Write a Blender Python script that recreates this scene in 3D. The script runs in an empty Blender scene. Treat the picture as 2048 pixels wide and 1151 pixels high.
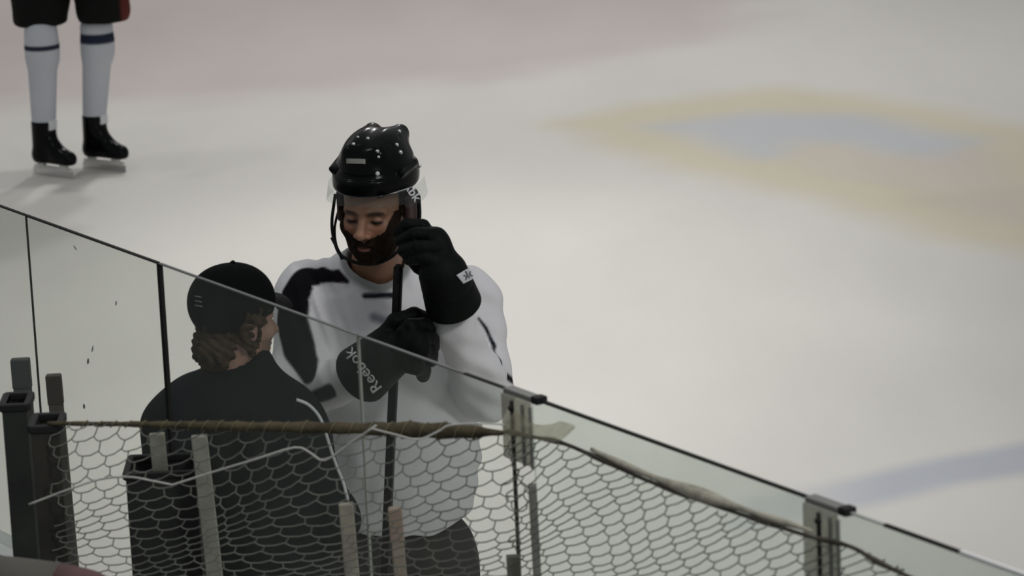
import bpy, bmesh, math, random
import numpy as np
from mathutils import Vector, Matrix
from mathutils.bvhtree import BVHTree
random.seed(4); RNG = np.random.default_rng(7)
sc = bpy.context.scene
COL = sc.collection

# ------------------------------------------------------------------ camera, light, exposure
F_PX, CX, CY, CAM_H = 8000.0, 1024.0, 575.5, 4.1
PITCH, ROLL = math.radians(14.04), 0.045
FW = Vector((0, math.cos(PITCH), -math.sin(PITCH)))
U0 = Vector((0, math.sin(PITCH), math.cos(PITCH))); R0 = Vector((1, 0, 0))
UP = (math.cos(ROLL) * U0 + math.sin(ROLL) * R0); RT = (math.cos(ROLL) * R0 - math.sin(ROLL) * U0)
CAM = Vector((0, 0, CAM_H))
cd = bpy.data.cameras.new('camera'); cam = bpy.data.objects.new('camera', cd); COL.objects.link(cam)
cd.sensor_width = 36; cd.lens = 36 * F_PX / 2048; cd.clip_end = 200
m = Matrix((RT, UP, -FW)).transposed().to_4x4(); m.translation = CAM
cam.matrix_world = m; sc.camera = cam
cd.dof.use_dof = True; cd.dof.focus_distance = 11.4; cd.dof.aperture_fstop = 7.0

w = bpy.data.worlds.new('world'); sc.world = w; w.use_nodes = True
bg = w.node_tree.nodes['Background']; bg.inputs[0].default_value = (0.95, 0.97, 1.0, 1); bg.inputs[1].default_value = 0.30
def lamp(name, loc, size, power, color=(1, 1, 1), target=None):
    ld = bpy.data.lights.new(name, 'AREA'); ld.shape = 'DISK'; ld.size = size; ld.energy = power; ld.color = color
    o = bpy.data.objects.new(name, ld); COL.objects.link(o); o.location = loc
    d = (Vector(target) - Vector(loc)) if target else Vector((0, 0, -1))
    o.rotation_euler = d.to_track_quat('-Z', 'Y').to_euler()
    return o
for x, y, p, cl in [(-4.2, 18.5, 42, (1, .98, .95)), (-5, 11, 40, (1, .98, .95)), (1, 7, 60, (1, .98, .95)), (0, 26, 290, (1, .985, .975))]:
    lamp('arena_fill_lamp', (x, y, 8.5), 0.9, p, cl)
lamp('arena_fill_lamp', (4.2, 3.6, 6.5), 1.2, 165, (1, .99, .98), (0, 10.2, 1.2))  # added fill from the front right to brighten the figures
for x, y, p, a in [(-.2, 15.5, 445, 46), (-.3, 12.5, 670, 36), (.2, 20, 905, 50), (-.4, 16, 850, 34), (.6, 17, 340, 34), (.3, 14, 480, 34)]:  # spots added to brighten the middle of the ice, imitating lens vignette
    sd_ = bpy.data.lights.new('vignette_spot', 'SPOT'); sd_.energy = p; sd_.spot_size = math.radians(a); sd_.spot_blend = 1.0; sd_.shadow_soft_size = .35; sd_.color = (1, .985, .955)
    so_ = bpy.data.objects.new('vignette_spot', sd_); COL.objects.link(so_); so_.location = (x, y, 9.5)
sc.view_settings.view_transform = 'Standard'; sc.view_settings.look = 'None'
sc.view_settings.exposure = -0.10; sc.view_settings.gamma = 1.0; sc.view_settings.use_curve_mapping = False
sc.cycles.use_denoising = True
sc.cycles.transparent_max_bounces = 16

def ray(px, py): return FW + RT * ((px - CX) / F_PX) - UP * ((py - CY) / F_PX)
def P(px, py, Y):
    d = ray(px, py); return CAM + d * (Y / d.y)
def G(px, py, z=0.0):
    d = ray(px, py); return CAM + d * ((z - CAM_H) / d.z)
def proj(V):
    V = np.asarray(V, dtype=float) - np.array(CAM)
    f = V @ np.array(FW); return CX + F_PX * (V @ np.array(RT)) / f, CY - F_PX * (V @ np.array(UP)) / f
def scale_at(Y, py=700):
    p = P(1024, py, Y); return F_PX / (p - CAM).dot(FW)

# ------------------------------------------------------------------ tagging
def tag(o, label=None, cat=None, group=None, kind=None):
    if label: o['label'] = label
    if cat: o['category'] = cat
    if group: o['group'] = group
    if kind: o['kind'] = kind
    return o
def empty(name, loc, label, cat, group=None):
    o = bpy.data.objects.new(name, None); COL.objects.link(o); o.location = loc; o.empty_display_size = .1
    bpy.context.view_layer.update()
    return tag(o, label, cat, group)
def link(name, me, mat, parent=None, smooth=True):
    o = bpy.data.objects.new(name, me); COL.objects.link(o)
    if mat: me.materials.append(mat)
    if smooth and len(me.polygons): me.polygons.foreach_set('use_smooth', [True] * len(me.polygons))
    if parent is not None:
        o.parent = parent
        r = parent
        off = Vector((0, 0, 0))
        while r is not None:
            off += r.location; r = r.parent
        me.transform(Matrix.Translation(-off))
    return o

# ------------------------------------------------------------------ materials
MATS = {}
def mat(name, color, rough=.6, metal=0, bump=0, bscale=200, var=0, vscale=6, spec=.5, attr=False, coat=0, alpha=None, sheen=0):
    if name in MATS: return MATS[name]
    m_ = bpy.data.materials.new(name); m_.use_nodes = True; nt = m_.node_tree; b = nt.nodes['Principled BSDF']
    b.inputs['Base Color'].default_value = (*color, 1); b.inputs['Roughness'].default_value = rough
    b.inputs['Metallic'].default_value = metal; b.inputs['Specular IOR Level'].default_value = spec
    b.inputs['Coat Weight'].default_value = coat; b.inputs['Sheen Weight'].default_value = sheen
    if alpha is not None: b.inputs['Alpha'].default_value = alpha
    tc = nt.nodes.new('ShaderNodeTexCoord')
    src = None
    if attr:
        a = nt.nodes.new('ShaderNodeAttribute'); a.attribute_name = 'Col'; src = a.outputs['Color']
    if var or attr:
        n = nt.nodes.new('ShaderNodeTexNoise'); n.inputs['Scale'].default_value = vscale; n.inputs['Detail'].default_value = 5
        nt.links.new(tc.outputs['Object'], n.inputs['Vector'])
        mr = nt.nodes.new('ShaderNodeMapRange'); mr.inputs[1].default_value = .3; mr.inputs[2].default_value = .7
        mr.inputs[3].default_value = 1 - var; mr.inputs[4].default_value = 1 + var
        nt.links.new(n.outputs['Fac'], mr.inputs[0])
        mx = nt.nodes.new('ShaderNodeVectorMath'); mx.operation = 'SCALE'
        if src is None:
            mx.inputs[0].default_value = color
        else: nt.links.new(src, mx.inputs[0])
        nt.links.new(mr.outputs[0], mx.inputs['Scale']); nt.links.new(mx.outputs[0], b.inputs['Base Color'])
    if bump:
        n2 = nt.nodes.new('ShaderNodeTexNoise'); n2.inputs['Scale'].default_value = bscale; n2.inputs['Detail'].default_value = 4
        nt.links.new(tc.outputs['Object'], n2.inputs['Vector'])
        bp = nt.nodes.new('ShaderNodeBump'); bp.inputs['Strength'].default_value = bump; bp.inputs['Distance'].default_value = .004
        nt.links.new(n2.outputs['Fac'], bp.inputs['Height']); nt.links.new(bp.outputs['Normal'], b.inputs['Normal'])
    MATS[name] = m_; return m_
M_black = mat('black_plastic', (.0025, .003, .003), .2, var=.2, spec=.11)
M_strap = mat('black_strap', (.004, .005, .005), .6, spec=.2)
M_glove = mat('glove_leather', (.004, .0058, .0048), .6, bump=.5, bscale=90, var=.35, vscale=14, spec=.10)
M_cloth = mat('painted_cloth', (.5, .5, .5), .85, bump=.25, bscale=260, var=.04, vscale=5, attr=True, spec=.12)
M_skin = mat('skin', (.4, .25, .18), .5, bump=.15, bscale=180, var=.08, vscale=30, attr=True, spec=.4)
M_hair = mat('dark_hair', (.014, .0085, .005), .8, bump=.6, bscale=160, var=.4, vscale=70, spec=.1)
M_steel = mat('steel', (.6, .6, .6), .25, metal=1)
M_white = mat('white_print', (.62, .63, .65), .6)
M_olive = mat('olive_rope', (.085, .070, .038), .9, bump=.8, bscale=90, var=.45, vscale=22)
M_net = mat('net_cord', (.205, .215, .185), .85, var=.2, vscale=12)
M_cord = mat('pale_cord', (.52, .52, .48), .8)
M_rubber = mat('dark_rubber', (.014, .016, .014), .6, var=.2, spec=.2)
M_gasket = mat('pale_gasket', (.36, .38, .34), .5)
M_greyed = mat('grey_edge', (.20, .20, .185), .5)

def glass_mat(name, tint, veil_col, veil, rough=.3):
    m_ = bpy.data.materials.new(name); m_.use_nodes = True; nt = m_.node_tree; nt.nodes.clear()
    out = nt.nodes.new('ShaderNodeOutputMaterial')
    t = nt.nodes.new('ShaderNodeBsdfTransparent'); t.inputs[0].default_value = (*tint, 1)
    d = nt.nodes.new('ShaderNodeBsdfDiffuse'); d.inputs[0].default_value = (*veil_col, 1)
    tl = nt.nodes.new('ShaderNodeBsdfTranslucent'); tl.inputs[0].default_value = (*veil_col, 1)
    dm = nt.nodes.new('ShaderNodeMixShader'); dm.inputs[0].default_value = .45
    nt.links.new(d.outputs[0], dm.inputs[1]); nt.links.new(tl.outputs[0], dm.inputs[2])
    tc = nt.nodes.new('ShaderNodeTexCoord'); n = nt.nodes.new('ShaderNodeTexNoise'); n.inputs['Scale'].default_value = 5
    n.inputs['Detail'].default_value = 6
    nt.links.new(tc.outputs['Object'], n.inputs['Vector'])
    mr = nt.nodes.new('ShaderNodeMapRange'); mr.inputs[1].default_value = .3; mr.inputs[2].default_value = .7
    mr.inputs[3].default_value = veil * .8; mr.inputs[4].default_value = veil * 1.2
    nt.links.new(n.outputs['Fac'], mr.inputs[0])
    mx = nt.nodes.new('ShaderNodeMixShader'); nt.links.new(mr.outputs[0], mx.inputs[0])
    nt.links.new(t.outputs[0], mx.inputs[1]); nt.links.new(dm.outputs[0], mx.inputs[2])
    g = nt.nodes.new('ShaderNodeBsdfGlossy'); g.inputs['Roughness'].default_value = .05
    m2 = nt.nodes.new('ShaderNodeMixShader'); m2.inputs[0].default_value = .02
    nt.links.new(mx.outputs[0], m2.inputs[1]); nt.links.new(g.outputs[0], m2.inputs[2])
    nt.links.new(m2.outputs[0], out.inputs[0]); return m_
M_glass = glass_mat('dusty_plexiglass', (.90, .915, .90), (.52, .55, .52), .046)
M_glass_g = glass_mat('greenish_plexiglass', (.92, .95, .93), (.56, .64, .59), .12)
M_visor = glass_mat('visor_plastic', (.84, .87, .86), (.5, .55, .54), .05)
M_tape = glass_mat('translucent_tape', (.86, .85, .77), (.70, .67, .55), .40)
M_bracket = glass_mat('frosted_bracket', (.74, .74, .70), (.52, .50, .44), .36)

# ------------------------------------------------------------------ mesh helpers
def box_bm(bm, c, s, rot=None, bevel=0):
    mt = Matrix.Translation(c) @ (rot.to_4x4() if rot else Matrix.Identity(4)) @ Matrix.Diagonal((*s, 1))
    r = bmesh.ops.create_cube(bm, size=1, matrix=mt)
    if bevel:
        es = list({e for v in r['verts'] for e in v.link_edges})
        bmesh.ops.bevel(bm, geom=es, offset=bevel, segments=3, affect='EDGES', profile=.6)
def tube_mesh(paths, radii, sides=6, caps=True):
    """paths: list of point lists; radii: matching radius lists or numbers. All in one mesh."""
    vs, fs = [], []
    for pts, rr in zip(paths, radii):
        pts = [Vector(p) for p in pts]; n = len(pts)
        if n < 2: continue
        if not hasattr(rr, '__len__'): rr = [rr] * n
        base = len(vs); prev = None
        for i, p in enumerate(pts):
            t = (pts[min(i + 1, n - 1)] - pts[max(i - 1, 0)]).normalized()
            a = prev if prev is not None else (Vector((0, 0, 1)) if abs(t.z) < .9 else Vector((1, 0, 0)))
            u = (a - t * a.dot(t)).normalized(); v = t.cross(u); prev = u
            for k in range(sides):
                an = 2 * math.pi * k / sides
                vs.append(p + (u * math.cos(an) + v * math.sin(an)) * rr[i])
        for i in range(n - 1):
            for k in range(sides):
                a = base + i * sides + k; b = base + i * sides + (k + 1) % sides
                fs.append((a, b, b + sides, a + sides))
        if caps:
            fs.append(tuple(base + k for k in range(sides))[::-1]); fs.append(tuple(base + (n - 1) * sides + k for k in range(sides)))
    me = bpy.data.meshes.new('tube'); me.from_pydata([tuple(v) for v in vs], [], fs); me.update(); return me
def bm_mesh(bm):
    me = bpy.data.meshes.new('mesh'); bmesh.ops.recalc_face_normals(bm, faces=bm.faces[:]); bm.to_mesh(me); bm.free(); return me
def curve_pts(pts, n=8):
    """Catmull-Rom through points."""
    pts = [Vector(p) for p in pts]; out = []
    q = [pts[0] * 2 - pts[1]] + pts + [pts[-1] * 2 - pts[-2]]
    for i in range(1, len(q) - 2):
        for k in range(n):
            t = k / n; a, b, c, d = q[i - 1], q[i], q[i + 1], q[i + 2]
            out.append(.5 * ((2 * b) + (c - a) * t + (2 * a - 5 * b + 4 * c - d) * t * t + (3 * b - a - 3 * c + d) * t ** 3))
    out.append(pts[-1]); return out

# ------------------------------------------------------------------ implicit-surface modelling (smooth unions meshed with surface nets)
def ell(X, c, r):
    q = X - np.array(c, np.float32); r = np.array(r, np.float32)
    k0 = np.linalg.norm(q / r, axis=-1); k1 = np.linalg.norm(q / (r * r), axis=-1)
    return k0 * (k0 - 1) / np.maximum(k1, 1e-6)
def sph(X, c, r): return np.linalg.norm(X - np.array(c, np.float32), axis=-1) - r
def cone(X, a, b, ra, rb=None):
    rb = ra if rb is None else rb
    a = np.array(a, np.float32); b = np.array(b, np.float32); ba = b - a
    t = np.clip(((X - a) @ ba) / max(float(ba @ ba), 1e-9), 0, 1)
    return np.linalg.norm(X - a - t[..., None] * ba, axis=-1) - (ra + (rb - ra) * t)
def rbox(X, c, s, M3=None, r=.01):
    q = X - np.array(c, np.float32)
    if M3 is not None: q = q @ np.array(M3, np.float32)      # columns of M3 = box axes
    q = np.abs(q) - (np.array(s, np.float32) - r)
    return np.linalg.norm(np.maximum(q, 0), axis=-1) + np.minimum(q.max(-1), 0) - r
def smin(a, b, k):
    h = np.maximum(k - np.abs(a - b), 0) / k; return np.minimum(a, b) - h * h * k * .25
def smax(a, b, k): return -smin(-a, -b, k)
def un(k, *ds):
    r = ds[0]
    for d in ds[1:]: r = smin(r, d, k)
    return r
def surf(f, lo, hi, h, colf=None):
    lo = np.array(lo, float); hi = np.array(hi, float); B = 8
    nb = np.ceil((hi - lo) / h / B).astype(int); n = nb * B
    D = np.empty(tuple(n), np.float32)
    bc = np.stack(np.meshgrid(*[lo[i] + (np.arange(nb[i]) + .5) * B * h for i in range(3)], indexing='ij'), -1).astype(np.float32)
    dc = f(bc.reshape(-1, 3)).reshape(nb)
    act = np.abs(dc) < B * h * 1.6
    Db = np.where(dc > 0, 1.0, -1.0).astype(np.float32)[:, :, :, None, None, None] * np.ones((1, 1, 1, B, B, B), np.float32)
    idx = np.argwhere(act)
    o = (np.stack(np.meshgrid(*[np.arange(B)] * 3, indexing='ij'), -1)).reshape(-1, 3)
    for s in range(0, len(idx), 900):
        ii = idx[s:s + 900]
        pts = (lo + (ii[:, None, :] * B + o[None]) * h).astype(np.float32)
        v = f(pts.reshape(-1, 3)).reshape(len(ii), B, B, B)
        Db[ii[:, 0], ii[:, 1], ii[:, 2]] = v
    D = Db.transpose(0, 3, 1, 4, 2, 5).reshape(tuple(n))
    D[0], D[-1], D[:, 0], D[:, -1], D[:, :, 0], D[:, :, -1] = h, h, h, h, h, h
    ins = D < 0
    c = [(i, j, k) for i in (0, 1) for j in (0, 1) for k in (0, 1)]
    cnt = sum(ins[i:n[0] - 1 + i, j:n[1] - 1 + j, k:n[2] - 1 + k].astype(np.int8) for i, j, k in c)
    cells = np.argwhere((cnt > 0) & (cnt < 8)); N = len(cells)
    vid = np.full(tuple(n - 1), -1, np.int64); vid[cells[:, 0], cells[:, 1], cells[:, 2]] = np.arange(N)
    acc = np.zeros((N, 3)); w_ = np.zeros(N)
    for a in c:
        for ax in range(3):
            if a[ax]: continue
            b = list(a); b[ax] = 1
            pa = cells + a; pb = cells + b
            va = D[pa[:, 0], pa[:, 1], pa[:, 2]]; vb = D[pb[:, 0], pb[:, 1], pb[:, 2]]
            mk = (va < 0) != (vb < 0)
            t = va[mk] / (va[mk] - vb[mk]); p = np.repeat(np.array([a], float), mk.sum(), 0); p[:, ax] += t
            acc[mk] += p; w_[mk] += 1
    V = lo + (cells + acc / w_[:, None]) * h
    quads = []
    for ax in range(3):
        u, v = (ax + 1) % 3, (ax + 2) % 3
        sl0 = [slice(None)] * 3; sl1 = [slice(None)] * 3; sl0[ax] = slice(0, n[ax] - 1); sl1[ax] = slice(1, n[ax])
        e = np.argwhere(ins[tuple(sl0)] != ins[tuple(sl1)])
        e = e[(e[:, u] > 0) & (e[:, v] > 0) & (e[:, u] < n[u] - 1) & (e[:, v] < n[v] - 1)]
        def at(du, dv):
            q = e.copy(); q[:, u] -= du; q[:, v] -= dv; return vid[q[:, 0], q[:, 1], q[:, 2]]
        Q = np.stack([at(1, 1), at(0, 1), at(0, 0), at(1, 0)], 1)
        fl = ~ins[e[:, 0], e[:, 1], e[:, 2]]; Q[fl] = Q[fl][:, ::-1]
        quads.append(Q)
    Q = np.concatenate(quads); Q = Q[(Q >= 0).all(1)]
    me = bpy.data.meshes.new('surf'); me.vertices.add(N); me.vertices.foreach_set('co', V.astype(np.float32).ravel())
    me.loops.add(len(Q) * 4); me.loops.foreach_set('vertex_index', Q.ravel().astype(np.int32))
    me.polygons.add(len(Q)); me.polygons.foreach_set('loop_start', np.arange(0, len(Q) * 4, 4, dtype=np.int32))
    me.polygons.foreach_set('loop_total', np.full(len(Q), 4, dtype=np.int32)); me.update(calc_edges=True); me.validate()
    if colf is not None: paint(me, colf(V))
    return me
def paint(me, c):
    a = me.color_attributes.get('Col') or me.color_attributes.new('Col', 'FLOAT_COLOR', 'POINT')
    c4 = np.ones((len(me.vertices), 4), np.float32); c4[:, :3] = c; a.data.foreach_set('color', c4.ravel())
def coords(me):
    v = np.empty(len(me.vertices) * 3, np.float32); me.vertices.foreach_get('co', v); return v.reshape(-1, 3).astype(float)
def merge_meshes(ms):
    bm = bmesh.new()
    for m_ in ms: bm.from_mesh(m_)
    me = bpy.data.meshes.new('joined'); bm.to_mesh(me); bm.free(); return me
def bvh(me): return BVHTree.FromPolygons([v.co for v in me.vertices], [tuple(p.vertices) for p in me.polygons])
def hit(tree, px, py, off=0.0):
    d = ray(px, py).normalized(); p, nrm, _, _ = tree.ray_cast(CAM, d)
    if p is None:
        p, nrm, _, _ = tree.find_nearest(P(px, py, 9.9))
    if nrm.dot(d) > 0: nrm = -nrm
    return p + nrm * off
def seg_dist(V, pts):
    d = np.full(len(V), 9.0); tt = np.zeros(len(V)); n = len(pts) - 1
    for i in range(n):
        a = np.array(pts[i]); b = np.array(pts[i + 1]); ba = b - a
        t = np.clip(((V - a) @ ba) / max(ba @ ba, 1e-9), 0, 1); q = np.linalg.norm(V - a - t[:, None] * ba, axis=1)
        mk = q < d; d[mk] = q[mk]; tt[mk] = (i + t[mk]) / n
    return d, tt
def sst(x, a, b):
    t = np.clip((x - a) / (b - a), 0, 1); return t * t * (3 - 2 * t)
def lerp(c0, c1, t): return c0 * (1 - t[:, None]) + np.array(c1) * t[:, None]
def fnoise(V, s, seed=0):
    r = np.random.default_rng(seed); o = np.zeros(len(V))
    for i in range(5):
        k = r.normal(size=3) * s; o += np.sin(V @ k + r.uniform(0, 6.3))
    return o / 5
def letters(text, tree, pos, right, up, size, parent, material, name='lettering', off=.0015, thick=.0012, bold=.0):
    """mesh lettering laid on a surface: pos is a pixel, right/up are pixel directions; each vertex is dropped onto the surface."""
    cu = bpy.data.curves.new('t', 'FONT'); cu.body = text; cu.size = 1; cu.align_x = 'CENTER'; cu.align_y = 'CENTER'; cu.offset = bold
    ob = bpy.data.objects.new('t', cu); COL.objects.link(ob); bpy.context.view_layer.update()
    me = bpy.data.meshes.new_from_object(ob.evaluated_get(bpy.context.evaluated_depsgraph_get()))
    bpy.data.objects.remove(ob); bm = bmesh.new(); bm.from_mesh(me); bmesh.ops.triangulate(bm, faces=bm.faces[:])
    bmesh.ops.subdivide_edges(bm, edges=[e for e in bm.edges if e.calc_length() > .15], cuts=2)
    for v in bm.verts:
        px = pos[0] + size * (v.co.x * right[0] + v.co.y * up[0]); py = pos[1] + size * (v.co.x * right[1] + v.co.y * up[1])
        v.co = hit(tree, px, py, off)
    r = bmesh.ops.extrude_face_region(bm, geom=bm.faces[:])
    for g in r['geom']:
        if isinstance(g, bmesh.types.BMVert): g.co -= (g.co - CAM).normalized() * thick
    return link(name, bm_mesh(bm), material, parent, smooth=False)
def patch(tree, poly, parent, material, name, off=.0015, thick=.002, n=10):
    """thin raised patch on a surface from a quad of pixels"""
    a, b, c, d = [Vector(p) for p in poly]; bm = bmesh.new(); g = []
    for i in range(n + 1):
        for j in range(n + 1):
            u, v = i / n, j / n; q = (a * (1 - u) + b * u) * (1 - v) + (d * (1 - u) + c * u) * v
            g.append(bm.verts.new(hit(tree, q.x, q.y, off)))
    for i in range(n):
        for j in range(n): bm.faces.new((g[i * (n + 1) + j], g[(i + 1) * (n + 1) + j], g[(i + 1) * (n + 1) + j + 1], g[i * (n + 1) + j + 1]))
    r = bmesh.ops.extrude_face_region(bm, geom=bm.faces[:])
    for q in r['geom']:
        if isinstance(q, bmesh.types.BMVert): q.co -= (q.co - CAM).normalized() * thick
    return link(name, bm_mesh(bm), material, parent)

# ================================================================== SETTING
# ---- ice, with its painted logo and blue line under the surface
def poly_sdf(X, Yc, poly):
    n = len(poly); d = np.full(X.shape, 1e9); s = np.ones(X.shape)
    for i in range(n):
        ax, ay = poly[i]; bx, by = poly[(i + 1) % n]; ex, ey = bx - ax, by - ay; wx, wy = X - ax, Yc - ay
        t = np.clip((wx * ex + wy * ey) / (ex * ex + ey * ey), 0, 1); d = np.minimum(d, (wx - ex * t) ** 2 + (wy - ey * t) ** 2)
        c1 = (ay > Yc) != (by > Yc)
        with np.errstate(divide='ignore', invalid='ignore'): xi = ax + (Yc - ay) * ex / (ey if ey else 1e-9)
        s = np.where(c1 & (X < xi), -s, s)
    return s * np.sqrt(d)
def ice_poly(pxs): return [tuple(G(x, y)[:2]) for x, y in pxs]
def make_ice():
    xs = np.concatenate([np.linspace(-16, -3.2, 14), np.linspace(-3, 3.6, 221), np.linspace(3.9, 16, 14)])
    ys = np.concatenate([np.linspace(11.0, 27, 401), np.linspace(27.5, 42, 16)])
    ys = np.concatenate([np.linspace(4, 10.9, 10), ys])
    X, Y = np.meshgrid(xs, ys, indexing='ij'); V = np.stack([X, Y, np.zeros_like(X)], -1).reshape(-1, 3)
    nx, ny = len(xs), len(ys)
    i, j = np.meshgrid(np.arange(nx - 1), np.arange(ny - 1), indexing='ij'); a = (i * ny + j).ravel()
    Q = np.stack([a, a + ny, a + ny + 1, a + 1], 1)
    me = bpy.data.meshes.new('ice'); me.from_pydata(V.tolist(), [], Q.tolist()); me.update()
    x, y = V[:, 0], V[:, 1]
    wob = fnoise(V, 3.0, 3) * .05 + fnoise(V, 8.0, 5) * .025
    c = np.tile(np.array([.735, .715, .665]), (len(V), 1))
    def add(poly, col, soft, amt=1.0):
        nonlocal c
        d = poly_sdf(x, y, ice_poly(poly)) + wob
        c = lerp(c, col, (1 - sst(d, -soft * .5, soft)) * amt)
    yel = (.69, .635, .48); blu = (.60, .61, .62)
    add([(1140, 247), (1290, 212), (1560, 180), (1760, 205), (2060, 265), (2200, 320), (2200, 520), (1990, 488), (1880, 462), (1690, 400), (1560, 372), (1480, 356), (1330, 318), (1240, 290)], yel, .30, .92)
    add([(1320, 252), (1500, 232), (1700, 232), (1920, 285), (1870, 312), (1760, 300), (1700, 282), (1590, 278), (1530, 312), (1450, 292), (1400, 268)], blu, .26, 1)
    add([(1640, 300), (1760, 318), (1960, 310), (1990, 370), (1850, 380), (1700, 352), (1600, 325)], (.66, .60, .55), .2, .6)
    add([(1880, 400), (2040, 385), (2060, 440), (1960, 430)], (.60, .53, .50), .25, .5)
    # blue line
    bl = [(1500, 1003), (1700, 962), (1880, 922), (2100, 880), (2200, 860), (2200, 925), (2080, 938), (1900, 965), (1740, 1000), (1600, 1030), (1480, 1050)]
    d = poly_sdf(x, y, ice_poly(bl)) + wob * .5; pxx, _ = proj(V)
    c = lerp(c, (.47, .495, .56), (1 - sst(d, -.05, .12)) * (.35 + .5 * sst(pxx, 1560, 1800)))
    # broad pink reflection over the far zone, painted into the ice colour
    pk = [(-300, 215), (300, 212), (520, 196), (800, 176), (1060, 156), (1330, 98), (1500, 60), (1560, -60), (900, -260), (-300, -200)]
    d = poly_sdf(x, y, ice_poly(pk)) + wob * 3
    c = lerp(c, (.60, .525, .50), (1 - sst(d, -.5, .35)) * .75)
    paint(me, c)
    m_ = bpy.data.materials.new('ice'); m_.use_nodes = True; nt = m_.node_tree; b = nt.nodes['Principled BSDF']
    a_ = nt.nodes.new('ShaderNodeAttribute'); a_.attribute_name = 'Col'
    tc = nt.nodes.new('ShaderNodeTexCoord'); mp = nt.nodes.new('ShaderNodeMapping'); mp.inputs['Rotation'].default_value = (0, 0, .5); mp.inputs['Scale'].default_value = (1, .35, 1)
    n = nt.nodes.new('ShaderNodeTexNoise'); n.inputs['Scale'].default_value = 1.6; n.inputs['Detail'].default_value = 6; n.inputs['Roughness'].default_value = .6
    nt.links.new(tc.outputs['Object'], mp.inputs[0]); nt.links.new(mp.outputs[0], n.inputs['Vector'])
    mr = nt.nodes.new('ShaderNodeMapRange'); mr.inputs[1].default_value = .3; mr.inputs[2].default_value = .7; mr.inputs[3].default_value = .965; mr.inputs[4].default_value = 1.035
    nt.links.new(n.outputs['Fac'], mr.inputs[0])
    vm = nt.nodes.new('ShaderNodeVectorMath'); vm.operation = 'SCALE'; nt.links.new(a_.outputs['Color'], vm.inputs[0]); nt.links.new(mr.outputs[0], vm.inputs['Scale'])
    nt.links.new(vm.outputs[0], b.inputs['Base Color']); b.inputs['Roughness'].default_value = .42; b.inputs['IOR'].default_value = 1.31
    b.inputs['Specular IOR Level'].default_value = .5
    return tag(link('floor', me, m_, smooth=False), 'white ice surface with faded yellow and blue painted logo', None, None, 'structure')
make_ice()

# ---- glass line: one straight run of panels standing on the dasher boards
GZ, GB = 1.85, 0.90
gA = G(52, 430, GZ); gB = G(1690, 1020, GZ); gdir = (gB - gA); gdir.z = 0; glen = gdir.length; gdir.normalize()
gn = Vector((gdir.y, -gdir.x, 0))                    # horizontal normal
if gn.y > 0: gn = -gn                                # towards the camera
grot = Matrix((gdir, -gn, Vector((0, 0, 1)))).transposed()
def g_at(px):                                       # distance along the run whose top is seen at column px
    lo, hi = -8.0, 8.0
    for _ in range(50):
        md = (lo + hi) / 2; x = proj([gA + gdir * md])[0][0]
        if x < px: lo = md
        else: hi = md
    return lo
def g_pt(t, z=GZ, n=0.0): q = gA + gdir * t + gn * n; q.z = z; return q
def g_box(bm, t0, t1, z0, z1, th, n=0.0, bevel=0):
    box_bm(bm, g_pt((t0 + t1) / 2, (z0 + z1) / 2, n), (t1 - t0, th, z1 - z0), grot, bevel)
seams = [g_at(52) - 1.25, g_at(52), g_at(318), g_at(716), g_at(1064), g_at(1672), g_at(2230)]
plabels = ['clear plexiglass panel at far left, left of the thin dark seam', 'clear plexiglass panel with thick dark right edge, left of the man in the cap',
           'clear plexiglass panel in front of the man in the black cap', 'clear plexiglass panel in front of the white jersey and gloves',
           'long greenish plexiglass panel between the two frosted brackets', 'plexiglass panel at lower right whose top edge turns white']
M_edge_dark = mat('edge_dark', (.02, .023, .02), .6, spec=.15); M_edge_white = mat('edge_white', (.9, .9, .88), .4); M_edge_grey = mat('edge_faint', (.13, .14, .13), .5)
M_edge_pale = mat('edge_pale', (.42, .46, .43), .45)
for i in range(6):
    t0, t1 = seams[i] + .003, seams[i + 1] - .003
    root = empty('rink_glass', g_pt((t0 + t1) / 2, GB), plabels[i], 'glass panel', 'plexiglass panels along the rink')
    bm = bmesh.new(); g_box(bm, t0, t1, GB, GZ - .004, .010)
    link('pane', bm_mesh(bm), M_glass if i < 4 else M_glass_g, root, smooth=False)
    segs = {0: [(t0, t1, M_edge_dark, .006)], 1: [(t0, t1, M_edge_dark, .007)], 2: [(t0, g_at(560), M_edge_grey, .005), (g_at(560), t1, M_edge_grey, .004)],
            3: [(t0, g_at(930), M_edge_grey, .005), (g_at(930), t1, M_edge_dark, .006)], 4: [(t0, t1, M_edge_dark, .008)],
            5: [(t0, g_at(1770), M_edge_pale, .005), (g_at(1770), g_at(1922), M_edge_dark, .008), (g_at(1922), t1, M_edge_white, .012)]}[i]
    for (a, b, mm, h) in segs:
        bm = bmesh.new(); g_box(bm, a, b, GZ - h * .35, GZ + h * .35, .009, 0, .001); e = link('top_edge', bm_mesh(bm), mm, root, smooth=False)
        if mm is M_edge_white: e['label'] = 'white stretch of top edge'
scr = bpy.data.objects['rink_glass.001']
M_scuff = mat('scuff', (.22, .22, .21), .8)
for (x, y, w_, h_) in ((232, 606, .006, .010), (185, 697, .006, .014), (176, 722, .010, .012), (168, 812, .012, .009), (150, 495, .02, .003)):
    d = ray(x, y); o = g_pt(0, 0, .0062); k = ((o.x - CAM.x) * gn.x + (o.y - CAM.y) * gn.y) / (d.x * gn.x + d.y * gn.y); bm = bmesh.new()
    bmesh.ops.create_uvsphere(bm, u_segments=10, v_segments=6, radius=1, matrix=Matrix.Translation(CAM + d * k) @ grot.to_4x4() @ Matrix.Rotation(.5, 4, 'Y') @ Matrix.Diagonal((w_ * .5, .0006, h_ * .8, 1)))
    link('scuff_mark', bm_mesh(bm), M_scuff, scr)
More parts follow.
